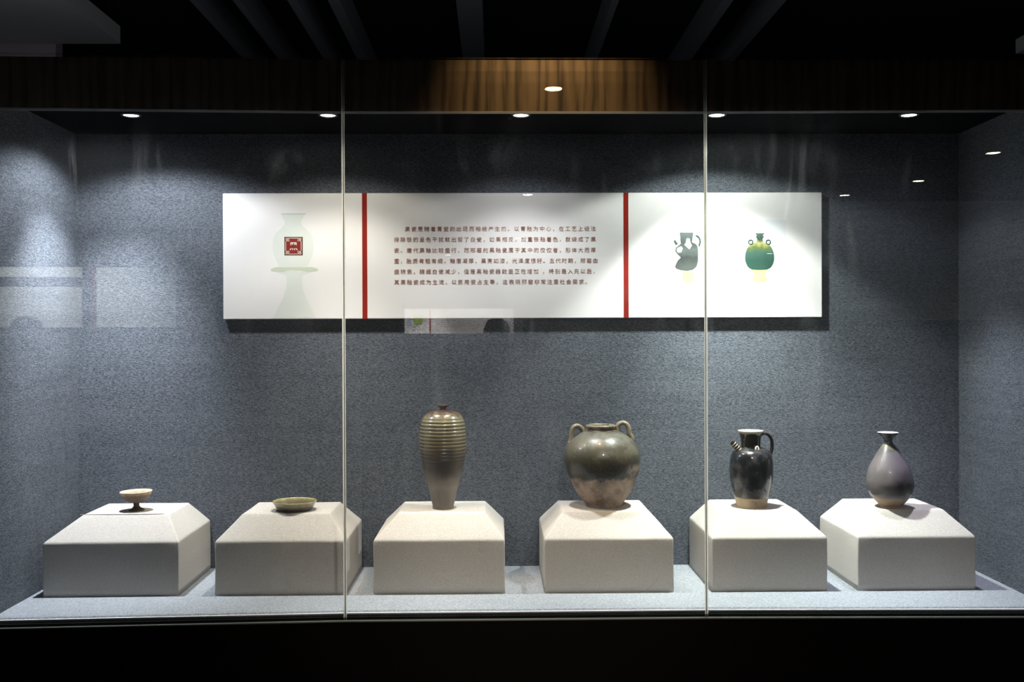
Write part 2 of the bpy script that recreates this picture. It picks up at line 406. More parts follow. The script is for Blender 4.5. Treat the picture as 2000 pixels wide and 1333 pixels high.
# the red seal with a cream border, corner knots and a cream character
sl = onb('seal_print', pbox(554, 589.5, 462, 498, 0, .0005), M['sealdark'], lab='square red seal print with a cream character')
def onseal(name, bm, mat):
    o = link(name, bm, mat); o.parent = sl; return o
onseal('seal_field', pbox(555.4, 588.1, 463.4, 496.6, .0004, .0008), M['seal'])
bm = bmesh.new()
for (x0, x1, y0, y1) in ((562, 581.5, 463.9, 465.1), (562, 581.5, 494.8, 496), (556, 557.3, 470.5, 489), (586, 587.3, 470.5, 489)):
    box(bm, PX(x0), PX(x1), YF - .0011, YF - .0007, PZ(y1), PZ(y0))
onseal('seal_border', bm, M['cream'])
def ring2(bm, cx, cy, ro, ri, n=14):
    a = [bm.verts.new((PX(cx + ro * math.cos(math.tau * i / n)), YF - .0011, PZ(cy + ro * math.sin(math.tau * i / n)))) for i in range(n)]
    b = [bm.verts.new((PX(cx + ri * math.cos(math.tau * i / n)), YF - .0011, PZ(cy + ri * math.sin(math.tau * i / n)))) for i in range(n)]
    for i in range(n): bm.faces.new((a[i], a[(i + 1) % n], b[(i + 1) % n], b[i]))
for sx in (-1, 1):
    for sy in (-1, 1):
        bm = bmesh.new(); cx, cy = 571.7 + sx * 13.6, 480 + sy * 14.2
        ring2(bm, cx, cy, 2.1, 1.1); ring2(bm, cx - sx * 2.8, cy, 1.7, .7)
        ring2(bm, cx - sx * 3.6, cy - sy * 2.8, 2.3, 1.3); ring2(bm, cx - sx * .3, cy - sy * 3.2, 1.5, .6)
        onseal('seal_corner_knot', bm, M['cream'])
font = None
def text_mesh(name, body, x0, x1, ymid, size, mat, parent, d=.0009, bold=0.0):
    """flat lettering: stretched spacing so that the line runs from x0 to x1 (board raster units)"""
    def make(sp):
        cu = bpy.data.curves.new(name, 'FONT'); cu.body = body; cu.size = size * K * 1.0; cu.space_character = sp
        cu.extrude = .0001; cu.offset = bold; cu.resolution_u = 2
        ob = bpy.data.objects.new(name, cu); COL.objects.link(ob)
        bpy.context.view_layer.update()
        me = bpy.data.meshes.new_from_object(ob.evaluated_get(bpy.context.evaluated_depsgraph_get()))
        COL.objects.unlink(ob); bpy.data.objects.remove(ob); bpy.data.curves.remove(cu)
        xs = [v.co.x for v in me.vertices]; return me, min(xs), max(xs)
    sp = 1.0
    if x1 is not None:
        W = (x1 - x0) * K
        m1, a, b = make(1.0); m2, a2, b2 = make(1.4)
        slope = ((b2 - a2) - (b - a)) / .4
        sp = 1.0 + (W - (b - a)) / slope
        bpy.data.meshes.remove(m1); bpy.data.meshes.remove(m2)
    me, a, b = make(sp)
    ys = [v.co.y for v in me.vertices]; ym = (min(ys) + max(ys)) / 2
    for v in me.vertices: v.co = Vector((v.co.x - a + PX(x0), YF - d + v.co.z, v.co.y - ym + PZ(ymid)))
    me.materials.clear(); me.materials.append(mat)
    o = bpy.data.objects.new(name, me); COL.objects.link(o); o.parent = parent
    if parent is brd: o.matrix_parent_inverse = INV
    return o
text_mesh('seal_character', '黑', 564, None, 480.3, 16.5, M['cream'], sl, .0012, .0006)
LINES = [('黑瓷是随着青瓷的出现而相继产生的。以青釉为中心，在工艺上设法', 788.5, 1160.5, 447.3),
         ('排除铁的呈色干扰就出现了白瓷，如果相反，加重铁釉着色，就绕成了黑', 767, 1160.5, 468),
         ('瓷。唐代黑釉比较盛行，而邢窑的黑釉瓷属于其中的佼佼者，形体大而厚', 767, 1160.5, 489),
         ('重，胎质有粗有细，釉层凝厚，黑亮如漆，光泽度很好。五代时期，邢窑由', 767, 1163.5, 509.8),
         ('盛转衰，精细白瓷减少，但是黑釉瓷器数量正在增加 ，特别是入元以后，', 767, 1158, 530.5),
         ('其黑釉瓷成为主流，以民用瓷占主导，这表明邢窑非常注重社会需求。', 767, 1143, 551)]
for body, x0, x1, y in LINES: text_mesh('text_line', body, x0, x1, y, 10.4, M['ink'], brd)
M['paleink'] = plain('pale_grey_ink', (.68, .67, .68), .6, .2)
text_mesh('caption_text', '瓶 （唐代）', 1489, 1535, 588, 8, M['paleink'], brd)

# printed photographs on the right panel
def zc(name, stops, rough=.5):   # colour by height on the print with cloudy noise
    s = NT(name); z = s.sep(s.coord())[2]
    nz = s.noise(s.coord(), 60, 4)
    t = s.math('ADD', s.maprange(z, PZ(560), PZ(440)), s.math('MULTIPLY', s.math('SUBTRACT', nz, .5), .25))
    s.bsdf(s.ramp(t, stops), rough, None, .3); return s.m
M['inkgreen'] = plain('dark_green_print', (.03, .06, .045), .8, .1)
ew = onb('ewer_print', poly([(1325, 455), (1327, 478), (1329, 472), (1326, 478), (1317, 485), (1316, 492), (1322, 499), (1327, 504),
        (1321, 510), (1318, 516), (1315.5, 522), (1318, 526), (1328, 529), (1340, 530.5), (1351, 528), (1358, 522), (1361, 512),
        (1361, 490), (1360, 482), (1356, 477), (1349, 474), (1350, 470), (1352, 455)]), M.setdefault('ewerprint', zc('ewer_print_ink',
        [(.2, (.07, .08, .07)), (.45, (.035, .042, .04)), (.62, (.08, .095, .09)), (.8, (.035, .045, .045)), (1, (.07, .09, .085))])),
        lab='printed picture of a broken dark ewer')
def onew(name, bm, mat, par):
    o = link(name, bm, mat); o.parent = par; return o
M['printyellow'] = plain('pale_yellow_print', (.46, .43, .20), .7, .1, 0, .08, 80)
M['printwhite'] = plain('white_print', (.62, .62, .60), .5, .3, 0, .02)
onew('ewer_print_foot', poly([(1330, 530), (1331, 548), (1336, 554), (1344, 556), (1351, 553), (1353, 547), (1354, 530), (1342, 531.5)], .0003, .0002), M['printyellow'], ew)
onew('ewer_print_chip', poly([(1341, 466), (1345, 468), (1346, 475), (1349, 481), (1344, 488), (1339, 484), (1334, 479), (1337, 475), (1338, 468)], .0009, .0002), M['printwhite'], ew)
onew('ewer_print_glint', poly([(1320, 486), (1328, 482), (1331, 486), (1328, 494), (1322, 495), (1319, 491)], .0009, .0002), M['printwhite'], ew)
onew('ewer_print_handle', poly([(1356, 460), (1362, 461), (1366, 467), (1367, 474), (1364, 484), (1361.5, 481), (1363.5, 473), (1362, 467), (1356, 462.5)], .0005, .0002), M['inkgreen'], ew)
onew('ewer_print_spout', poly([(1313, 472), (1316, 469), (1322, 478), (1317, 480)], .0005, .0002), M['inkgreen'], ew)
onew('ewer_print_rim', poly([(1324, 451), (1330, 449.5), (1345, 449.5), (1352, 451), (1352, 453), (1340, 454.5), (1326, 454)], .0005, .0002), M['printwhite'], ew)
M['grprint'] = zc('green_vase_print_ink', [(.05, (.022, .07, .04)), (.35, (.018, .062, .045)), (.55, (.035, .09, .07)), (.68, (.09, .13, .04)), (.78, (.33, .30, .10)), (.86, (.012, .04, .035)), (1, (.10, .15, .09))])
body = [(10, 475), (19, 480), (25, 488), (28.5, 500), (28, 512), (23, 523), (15, 528), (4, 529)]
M['blueprint'] = plain('pale_photo_ground', (.66, .665, .69), .5, .3, 0, .01, 4)
onb('photo_ground', pbox(1443, 1534, 431, 557, 0, .0002), M['blueprint'])
gv = onb('green_vase_print', poly(symm(1482, body), .0005), M['grprint'], lab='printed picture of a round green vase with two ring handles')
onew('green_vase_print_neck', poly(symm(1482.5, [(10, 457), (6, 461), (8, 464), (5.5, 468), (6.5, 474), (9, 478)]), .0006, .0002), M['grprint'], gv)
onew('green_vase_print_foot', poly(symm(1481.5, [(17, 528), (13, 534), (12, 541), (16, 547), (10, 553), (3, 554)]), .0004, .0002), M['printyellow'], gv)
for cx in (1464.5, 1499):
    bm = bmesh.new()
    ring2(bm, cx, 474.5, 5.4, 3.0, 18); onew('green_vase_print_ring', bm, M['inkgreen'], gv)

# ---------------------------------------------------------------- pedestals
ZS, ZP = .959, 1.028
PED = [  # x0, x1, yaw deg, inset left, inset right, label
    (-1.3065, -.9180, .8, .090, .050, 'beige cloth covered pedestal under the footed cup, leftmost, with a stitched seam on top'),
    (-.8120, -.4330, 0, .064, .058, 'beige cloth covered pedestal under the shallow dish, crossed by the left glass joint'),
    (-.3550, .0265, 0, .068, .060, 'beige cloth covered pedestal under the tall ribbed brown vase'),
    (.1400, .5175, 0, .058, .062, 'beige cloth covered pedestal under the two-eared brown jar, creased at lower right'),
    (.6280, .9665, 0, .050, .070, 'beige cloth covered pedestal under the black ewer, brightest lit top'),
    (1.0545, 1.4025, 0, .050, .066, 'beige cloth covered pedestal under the pear-shaped bottle, rightmost'),
]
for i, (x0, x1, rz, il, ir, lb) in enumerate(PED):
    cx = (x0 + x1) / 2; cy = 2.967 + .175; bm = bmesh.new()
    hw = (x1 - x0) / 2; hd = .175
    def ringv(a0, a1, b0, b1, z): return [bm.verts.new(p) for p in ((a0, b0, z), (a1, b0, z), (a1, b1, z), (a0, b1, z))]
    r0 = ringv(-hw, hw, -hd, hd, 0); r1 = ringv(-hw + .0005, hw - .0005, -hd + .0005, hd - .0005, ZS - PLAT)
    r2 = ringv(-hw + il, hw - ir, -hd + .070, hd - .072, ZP - PLAT)
    bm.faces.new(r0); bm.faces.new(r2)
    for a, b in ((r0, r1), (r1, r2)):
        for k in range(4): bm.faces.new((a[k], a[(k + 1) % 4], b[(k + 1) % 4], b[k]))
    bmesh.ops.recalc_face_normals(bm, faces=bm.faces)
    bmesh.ops.bevel(bm, geom=[e for e in bm.edges if max(v.co.z for v in e.verts) > .01], offset=.0045, segments=3, profile=.6, affect='EDGES', clamp_overlap=True)
    # cloth is never quite flat: cut the faces up and let them sag a hair
    bmesh.ops.subdivide_edges(bm, edges=[e for e in bm.edges if e.calc_length() > .05], cuts=7, use_grid_fill=True)
    from mathutils import noise as mn
    for v in bm.verts:
        if v.co.z > .004:
            v.co += mn.noise_vector(Vector((v.co.x * 9 + i * 7, v.co.y * 9, v.co.z * 14))) * .0011
    o = link('pedestal', bm, M['linen'], None, True); o.location = (cx, cy, PLAT); o.rotation_euler = (0, 0, R(rz))
    tag(o, lb, 'pedestal', 'cloth covered pedestals')
    try:
        for p in o.data.polygons: p.use_smooth = True
    except Exception: pass
    if i == 0:
        s_ = link('stitched_seam', tube([(-hw + il - .01, -hd + .072, ZP - PLAT + .0002), (0, -hd + .070, ZP - PLAT + .0006), (hw - ir - .03, -hd + .070, ZP - PLAT + .0004), (hw - ir - .012, -hd + .074, ZP - PLAT)], [.0010] * 4, 6), M['ink2'] if 'ink2' in M else M.setdefault('ink2', plain('grey_thread', (.30, .27, .26), .9)), o)
        link('corner_piping', tube([(hw - .0025, -hd + .0022, .006), (hw - .003, -hd + .002, .08), (hw - .0035, -hd + .003, ZS - PLAT - .006), (hw - .012, -hd + .008, ZS - PLAT + .003)], [.0018] * 4, 6), M['linen'], o, True)
    if i == 3:
        link('cloth_crease', tube([(.10, -hd - .0002, .006), (.125, -hd - .0006, .020), (.148, -hd - .0002, .045)], [.0006, .0011, .0004], 6), M['linen'], o, True)

# ---------------------------------------------------------------- ceramics
U = .00155   # metres per photo pixel at the objects' distance
def place(name, x, y, z, label, cat):
    return tag(empty(name, (x, y, z)), label, cat)
# --- footed cup
k = U / 5.128
s = NT('buff_earthenware'); z = s.sep(s.coord())[2]; nz = s.noise(s.coord(), 55, 5, .65)
t = s.math('ADD', s.maprange(z, 0, .062), s.math('MULTIPLY', s.math('SUBTRACT', nz, .5), .22))
c = s.ramp(t, [(0, (.10, .07, .045)), (.45, (.16, .115, .085)), (.86, (.24, .175, .135)), (.955, (.56, .42, .28)), (1, (.66, .50, .34))])
s.bsdf(c, .75, s.bump(nz, .4, .001), .2); M['buff'] = s.m
cup = place('footed_cup', -1.083, 3.104, ZP, 'small buff earthenware cup on a flared foot, on the leftmost pedestal', 'cup')
link('bowl', lathe([(0, 78 * k), (28 * k, 78 * k)] + catmull([(34 * k, 80 * k), (80 * k, 96 * k), (118 * k, 122 * k), (140 * k, 156 * k), (148 * k, 178 * k), (155 * k, 190 * k), (150 * k, 197 * k), (132 * k, 194 * k), (112 * k, 180 * k), (96 * k, 150 * k), (60 * k, 120 * k), (20 * k, 110 * k)], 4) + [(0, 109 * k)], lambda z: 0, 56), M['buff'], cup, True)
link('stem', lathe([(0, 82 * k)] + catmull([(31 * k, 81 * k), (28 * k, 66 * k), (29 * k, 48 * k), (36 * k, 36 * k)], 4) + [(0, 36 * k)], None, 40), M['buff'], cup, True)
link('foot', lathe([(0, 40 * k)] + catmull([(34 * k, 40 * k), (48 * k, 26 * k), (66 * k, 16 * k), (76 * k, 8 * k), (76 * k, 0)], 4) + [(60 * k, 0), (0, 6 * k)], None, 48), M['buff'], cup, True)
cup.rotation_euler = (0, R(-1.5), 0)
# --- shallow dish
k = U / 5.127
s = NT('olive_green_glaze'); z = s.sep(s.coord())[2]; nz = s.noise(s.coord(), 90, 4)
t = s.math('ADD', s.maprange(z, 0, .029), s.math('MULTIPLY', s.math('SUBTRACT', nz, .5), .3))
c = s.ramp(t, [(0, (.045, .03, .025)), (.2, (.10, .075, .055)), (.5, (.17, .14, .09)), (.85, (.24, .21, .10)), (1, (.42, .38, .18))])
s.bsdf(c, .22, s.bump(nz, .15, .0006), .6, 0, .5); M['olive'] = s.m
dish = place('shallow_dish', -.606, 3.095, ZP, 'shallow olive green glazed dish on the pedestal left of the left glass joint', 'dish')
link('dish_body', lathe([(0, 6 * k), (140 * k, 4 * k), (150 * k, 0)] + catmull([(166 * k, 0), (172 * k, 12 * k), (190 * k, 42 * k), (208 * k, 74 * k), (218 * k, 90 * k), (214 * k, 95 * k), (206 * k, 90 * k), (192 * k, 62 * k), (174 * k, 30 * k), (140 * k, 17 * k)], 5) + [(0, 15 * k)], None, 72), M['olive'], dish, True)

# --- tall ribbed vase
k = U / 5.333
YB_ = 1196
pf = [(111, 1196), (112, 1165), (114, 1150), (131, 1080), (148, 1000), (175, 900), (200, 800), (218, 720), (231, 640), (239, 560), (241, 480), (239, 400), (230, 320), (218, 272), (200, 234), (170, 203), (120, 178), (70, 166), (36, 160), (30, 150), (38, 141), (54, 131), (66, 120), (65, 113)]
base = catmull([(r * k, (YB_ - y) * k) for r, y in pf], 14)
prof = []
for r, z in base:
    y = YB_ - z / k
    if 235 < y < 725:
        env = min(1, (y - 235) / 60, (735 - y) / 70); ph = (y - 262) / 36.0
        r += k * 4.6 * env * (abs(math.sin(math.pi * ph)) ** .7 * 2 - 1)
    elif 725 <= y < 1000: r += k * .7 * math.sin(y / 14.)
    prof.append((r, z))
inner = [(52 * k, (YB_ - 109) * k), (38 * k, (YB_ - 116) * k), (24 * k, (YB_ - 132) * k), (22 * k, (YB_ - 150) * k), (40 * k, (YB_ - 190) * k)]
s = NT('brown_ribbed_glaze'); co = s.coord(); sp_ = s.sep(co); nz = s.noise(co, 40, 5, .6); st = s.noise(s.coord((1, 1, .25)), 45, 4, .6)
t = s.math('ADD', s.maprange(sp_[2], 0, .316), s.math('MULTIPLY', s.math('SUBTRACT', st, .5), .09))
c = s.ramp(t, [(0, (.14, .12, .10)), (.12, (.25, .215, .18)), (.22, (.17, .145, .12)), (.34, (.08, .062, .05)), (.52, (.075, .058, .042)), (.66, (.13, .105, .06)), (.85, (.17, .145, .085)), (.955, (.18, .155, .09)), (.985, (.07, .04, .025)), (1, (.05, .028, .02))])
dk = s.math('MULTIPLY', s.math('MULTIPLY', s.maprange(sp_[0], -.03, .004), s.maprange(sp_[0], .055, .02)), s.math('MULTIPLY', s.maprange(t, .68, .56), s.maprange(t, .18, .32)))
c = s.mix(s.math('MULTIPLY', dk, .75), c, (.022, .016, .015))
rg = s.ramp(t, [(.2, .55), (.45, .42), (.7, .26)])
s.bsdf(c, rg, s.bump(nz, .25, .0008), .55, 0, s.maprange(t, .5, .8, 0, .6)); M['ribglaze'] = s.m
vs1 = place('ribbed_vase', -.1595, 3.11, ZP, 'tall slender brown vase with ribbed upper body and tiny mouth', 'vase')
nb = next(i for i, (r, z) in enumerate(prof) if z > (YB_ - 164) * k)
link('body', lathe([(0, .003), (90 * k, .003), (98 * k, 0)] + prof[:nb + 1], None, 96, .002), M['ribglaze'], vs1, True)
link('mouth', lathe(prof[nb:] + inner, None, 64), M['ribglaze'], vs1, True)

# --- two-eared jar
k = U / 6.06
YB_ = 1172
lean = lambda z: -.040 * (z - 0) * 1.0
pf = [(215, 1172), (221, 1160), (224, 1148), (232, 1130), (282, 1060), (335, 980), (392, 850), (428, 770), (453, 680), (461, 600), (451, 520), (412, 430), (345, 350), (265, 298), (200, 268)]
prof = [(0, .004), (190 * k, .004), (198 * k, 0)] + catmull([(r * k, (YB_ - y) * k) for r, y in pf], 8)
rimp = catmull([(196 * k, (YB_ - 266) * k), (166 * k, (YB_ - 258) * k), (160 * k, (YB_ - 246) * k), (172 * k, (YB_ - 236) * k), (179 * k, (YB_ - 216) * k), (172 * k, (YB_ - 200) * k), (158 * k, (YB_ - 196) * k), (146 * k, (YB_ - 206) * k), (140 * k, (YB_ - 232) * k), (150 * k, (YB_ - 262) * k), (210 * k, (YB_ - 290) * k)], 5)
s = NT('olive_brown_jar_glaze'); co = s.coord(); sp_ = s.sep(co); nz = s.noise(co, 26, 6, .65); fine = s.noise(co, 210, 4, .7); drip = s.noise(s.coord((1, 1, .18)), 42, 3, .6)
zn = s.maprange(sp_[2], 0, .252)
zl = s.math('DIVIDE', sp_[2], .252)
edge = s.math('ADD', zl, s.math('MULTIPLY', s.math('SUBTRACT', drip, .56), .17))
edge2 = s.math('ADD', zl, s.math('MULTIPLY', s.math('SUBTRACT', nz, .5), .10))
nzs = s.maprange(nz, .36, .64)
lower = s.mix(nzs, (.20, .15, .12), (.44, .335, .27))
lower = s.mix(s.maprange(fine, .55, .68), lower, (.13, .10, .075))
upper = s.ramp(edge2, [(.34, (.018, .017, .014)), (.50, (.024, .023, .018)), (.60, (.058, .054, .036)), (.70, (.098, .091, .066)), (.86, (.11, .104, .084)), (1, (.08, .074, .055))])  # dark low band: pooled glaze, with the falloff of light coloured in
upper = s.mix(s.maprange(fine, .54, .62, 0, .6), upper, (.17, .125, .075))
upper = s.mix(s.maprange(s.noise(co, 22, 5, .7), .44, .58, 0, .55), upper, (.028, .028, .017))
patchm = s.math('MULTIPLY', s.maprange(sp_[0], .045, .075), s.maprange(zl, .56, .48))
gm = s.maprange(edge, .335, .375)
gm = s.math('MULTIPLY', gm, s.math('SUBTRACT', 1, s.math('MULTIPLY', patchm, s.maprange(nz, .42, .55))))
c = s.mix(gm, lower, upper)
s.bsdf(c, s.mix(gm, (.75,) * 3, (.36,) * 3), s.bump(s.math('ADD', nz, s.math('MULTIPLY', fine, .3)), .35, .0014), .45, 0, s.math('MULTIPLY', gm, .25)); M['jar'] = s.m
M['eared'] = NT('buff_ear_glaze').m
s = NT('ear_glaze'); nz = s.noise(s.coord(), 60, 4); s.bsdf(s.mix(nz, (.12, .10, .06), (.24, .20, .13)), .4, s.bump(nz, .3, .001), .5, 0, .3); M['ear'] = s.m
s = NT('rim_glaze'); nz = s.noise(s.coord(), 45, 4); s.bsdf(s.mix(s.maprange(nz, .35, .65), (.05, .04, .03), (.24, .20, .13)), .35, s.bump(nz, .3, .001), .5, 0, .3); M['rim'] = s.m
jar = place('eared_jar', .332, 3.134, ZP, 'round olive brown jar with two loop ears and bare lower body', 'jar')
link('body', lathe(prof, lean, 96, .003), M['jar'], jar, True)
link('rim', lathe(rimp, lambda z: -.040 * z + .000, 72), M['rim'], jar, True)
def jp(x, y, yy=0): return ((x - 640) * k, yy, (YB_ - y) * k)
link('ear', tube([jp(232, 420, -.006), jp(246, 372, -.006), jp(252, 300, -.005), jp(272, 230, -.004), (jp(322, 208, -.002)), jp(372, 238, 0), jp(398, 285, 0), jp(410, 318, 0)], [.0095, .0080, .0076, .0074, .0074, .0076, .0080, .009], 14, 6, 1.3), M['ear'], jar, True)
link('ear', tube([jp(806, 275, .002), jp(800, 232, .002), jp(822, 195, .002), jp(866, 176, .002), jp(912, 192, 0), jp(938, 238, -.002), jp(944, 300, -.004), jp(972, 352, -.004), jp(965, 385, -.004)], [.0085, .0080, .0076, .0074, .0074, .0076, .0076, .0082, .0095], 14, 6, 1.3), M['ear'], jar, True)

# --- black ewer
k = U / 7.014
YB_ = 1191
pf = [(200, 1191), (203, 1180), (212, 1140), (224, 1085), (232, 1060), (237, 1040), (252, 980), (273, 900), (291, 800), (298, 700), (296, 580), (285, 500), (262, 445), (222, 405), (170, 380), (136, 366)]
body = [(0, .004), (170 * k, .004), (180 * k, 0)] + catmull([(r * k, (YB_ - y) * k) for r, y in pf], 6)
neck = catmull([(150 * k, (YB_ - 378) * k), (134 * k, (YB_ - 362) * k), (133 * k, (YB_ - 330) * k), (136 * k, (YB_ - 270) * k), (146 * k, (YB_ - 210) * k), (158 * k, (YB_ - 176) * k)], 6)
rim = catmull([(156 * k, (YB_ - 178) * k), (168 * k, (YB_ - 160) * k), (172 * k, (YB_ - 148) * k), (168 * k, (YB_ - 141) * k), (150 * k, (YB_ - 142) * k), (136 * k, (YB_ - 160) * k), (128 * k, (YB_ - 210) * k), (118 * k, (YB_ - 300) * k), (120 * k, (YB_ - 366) * k)], 5)
s = NT('black_ewer_glaze'); co = s.coord(); sp_ = s.sep(co); nz = s.noise(co, 30, 5, .6); drip = s.noise(s.coord((1, 1, .2)), 30, 3)
zl = s.math('DIVIDE', sp_[2], .236)
e = s.math('ADD', zl, s.math('MULTIPLY', s.math('SUBTRACT', drip, .5), .035))
gm = s.maprange(e, .118, .132)
sk = s.mix(nz, (.52, .40, .26), (.76, .61, .42))
gl = s.mix(s.maprange(nz, .40, .68), (.010, .011, .013), (.040, .038, .040))
gl = s.mix(s.math('MULTIPLY', s.maprange(e, .24, .15), .6), gl, (.11, .085, .065))
s.bsdf(s.mix(gm, sk, gl), s.mix(gm, (.8,) * 3, s.ramp(nz, [(.36, .14), (.66, .34)])), s.bump(nz, .25, .0015), .55, 0, s.math('MULTIPLY', gm, .5)); M['ewer'] = s.m
s = NT('black_glaze'); nz = s.noise(s.coord(), 50, 4); s.bsdf(s.mix(nz, (.008, .008, .008), (.028, .018, .012)), .16, s.bump(nz, .2, .001), .6, 0, .5); M['blk'] = s.m
s = NT('bare_cream_clay'); nz = s.noise(s.coord(), 70, 4); s.bsdf(s.mix(nz, (.48, .40, .29), (.74, .66, .54)), .6, s.bump(nz, .3, .001), .3); M['clay'] = s.m
ewer = place('ewer', .779, 3.105, ZP, 'black glazed ewer with ribbed spout, strap handle and bare cream foot', 'ewer')
link('body', lathe(body, None, 80, .002), M['ewer'], ewer, True)
link('neck', lathe(neck, lambda z: -.002, 64), M['blk'], ewer, True)
link('rim', lathe(rim, lambda z: -.002, 64), M['clay'], ewer, True)
def ep(x, y, yy=0): return ((x - 477) * k, yy, (YB_ - y) * k)
pts = []; rad = []
N = 28
for i in range(N + 1):
    t = i / N; a = ep(318, 436, -.012); b = ep(196, 300, -.014)
    pts.append(tuple(p + (q - p) * t for p, q in zip(a, b)))
    rad.append((44 - 7 * t) * k * (1 + .09 * math.sin(t * math.tau * 5)))
s = NT('ribbed_spout_glaze'); nz = s.noise(s.coord(), 40, 3)
vx = s.sep(s.coord()); along = s.math('ADD', s.math('MULTIPLY', vx[0], -.667), s.math('MULTIPLY', vx[2], .745))
L_ = (math.hypot(122, 136) * k) / 5
a0 = (-(318 - 477) * k * .667 + (YB_ - 436) * k * .745)
wv = s.math('SINE', s.math('MULTIPLY', s.math('SUBTRACT', along, a0), math.tau / L_))
s.bsdf(s.mix(s.maprange(wv, -.1, .8), (.02, .015, .012), (.50, .40, .26)), .25, None, .5, 0, .4); M['spout'] = s.m
spo = link('spout', tube(pts, rad, 18, 1, 1.0, cap=True), M['spout'], ewer, True)
hp = tube([pts[-1], tuple(Vector(pts[-1]) + Vector((-.0009, 0, .0010)))], [26 * k, 24 * k], 14, 1); link('spout_opening', hp, M['black'], spo)
link('handle', tube([ep(600, 205), ep(650, 188), ep(705, 200), ep(748, 250), ep(764, 320), ep(762, 390), ep(750, 440), ep(735, 478)], [.0058, .0050, .0048, .0050, .0053, .0053, .0053, .0062], 14, 6, 1.7), M['blk'], ewer, True)
for (lx, fy_) in ((515, -1), (440, 1)):
    rr = 165 * k * fy_
    link('lug', tube([ep(lx - 18, 400, rr), ep(lx - 16, 366, rr * .97), ep(lx, 348, rr * .94), ep(lx + 16, 366, rr * .97), ep(lx + 18, 400, rr)], [.0034, .0030, .0029, .0030, .0034], 10, 5, 1.3), M['clay'], ewer, True)

# --- pear-shaped bottle
k = U / 6.35 * (3.08 / 3.105)
YB_ = 1214
lean = lambda z: -.040 * (z ** 1.0) * (1 if z < .2 else 1)
pf = [(138, 1214), (140, 1200), (144, 1182), (196, 1122), (242, 1062), (271, 985), (283, 930), (281, 880), (272, 820), (258, 762), (236, 705), (197, 632), (152, 556), (112, 492), (70, 432), (53, 402), (51, 378), (60, 352), (84, 325), (112, 302), (128, 286), (129, 280)]
al = catmull([(r * k, (YB_ - y) * k) for r, y in pf], 6)
inn = catmull([(122 * k, (YB_ - 277) * k), (96 * k, (YB_ - 292) * k), (60 * k, (YB_ - 318) * k), (40 * k, (YB_ - 350) * k), (38 * k, (YB_ - 400) * k), (60 * k, (YB_ - 460) * k)], 4)
s = NT('lilac_grey_bottle_glaze'); co = s.coord(); sp_ = s.sep(co); nz = s.noise(co, 30, 5, .6)
H_ = (YB_ - 280) * k
zl = s.math('DIVIDE', sp_[2], H_)
ax = s.math('MULTIPLY_ADD', sp_[0], .85 / H_ , zl)
nzc = s.math('SUBTRACT', nz, .5)
e = s.math('ADD', zl, s.math('MULTIPLY', nzc, .03))
foot = s.mix(nz, (.27, .185, .12), (.44, .32, .22))
body = s.mix(nz, (.085, .070, .086), (.145, .122, .148))
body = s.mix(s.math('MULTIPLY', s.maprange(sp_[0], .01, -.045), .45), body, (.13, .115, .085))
band = s.math('MULTIPLY', s.math('MULTIPLY', s.maprange(s.math('ADD', e, s.math('MULTIPLY', nzc, .1)), .145, .20), s.maprange(s.math('ADD', e, s.math('MULTIPLY', nzc, .16)), .42, .30)), s.maprange(s.math('ADD', sp_[0], s.math('MULTIPLY', nzc, .06)), -.055, .03, .35, 1))
body = s.mix(band, body, (.022, .017, .014))
ol = s.math('MULTIPLY', s.maprange(s.math('ADD', e, s.math('MULTIPLY', sp_[0], 1.2)), .755, .78), 1.0)
body = s.mix(ol, body, (.15, .15, .095))
nk = s.maprange(s.math('ADD', ax, s.math('MULTIPLY', nzc, .02)), .797, .812)
body = s.mix(nk, body, (.004, .006, .004))
gm = s.maprange(e, .135, .15)
c = s.mix(gm, foot, body)
s.bsdf(c, s.mix(gm, (.75,) * 3, (.33,) * 3), s.bump(nz, .2, .001), .5, 0, s.math('MULTIPLY', gm, .15)); M['bottle'] = s.m
s = NT('pale_mouth_glaze'); nz = s.noise(s.coord(), 60, 3); s.bsdf(s.mix(nz, (.40, .36, .38), (.58, .54, .56)), .3, None, .5, 0, .3); M['mouthglaze'] = s.m
bot = place('pear_shaped_bottle', 1.197, 3.08, ZP, 'pear-shaped grey bottle with dark neck and flared mouth, on the rightmost pedestal', 'bottle')
link('body', lathe([(0, .003), (110 * k, .003), (120 * k, 0)] + al, lean, 88), M['bottle'], bot, True)
link('mouth', lathe([al[-1]] + inn, lean, 64), M['mouthglaze'], bot, True)

# ---------------------------------------------------------------- boards across the hall, seen as reflections
fb = tag(empty('distant_info_board', (-.50, -11.22, 1.597)), 'white info board with a red stripe across the hall, reflected under the text', 'info board')
link('panel', bx(-.89, .89, -.0, .02, 0, .405), M['board'], fb)
link('red_stripe', bx(-.485, -.465, .02, .022, 0, .405), M['red'], fb)
M['lime'] = plain('yellow_green_print', (.22, .30, .05), .5); M['bluegrey'] = plain('blue_grey_print', (.30, .34, .42), .5)
link('vase_print', lathe([(0, .145), (.05, .145), (.075, .19), (.08, .23), (.06, .27), (.10, .275), (.10, .29), (0, .29)], n=20), M['lime'], fb).location = (-.67, .021, 0)
for o_ in list(fb.children):
    if o_.name.startswith('vase_print'): o_.scale = (1, .01, 1)
link('ewer_print', bx(-.86, -.77, .02, .022, .13, .27), M['bluegrey'], fb)
for r_ in range(6):
    link('text_line', bx(-.33, .60, .02, .021, .115 + .031 * r_, .122 + .031 * r_), M['greyink'], fb)
lb_ = tag(empty('hall_wall_panel', (-3.0, -2.63, 1.6)), 'pale hall wall panel with a dark red stripe, reflected at the left of the glass', 'wall panel')
link('panel', bx(-.75, .365, 0, .03, .03, .34), M['board'], lb_)
link('top_panel', bx(-.75, .365, 0, .03, .415, .49), M['board'], lb_)
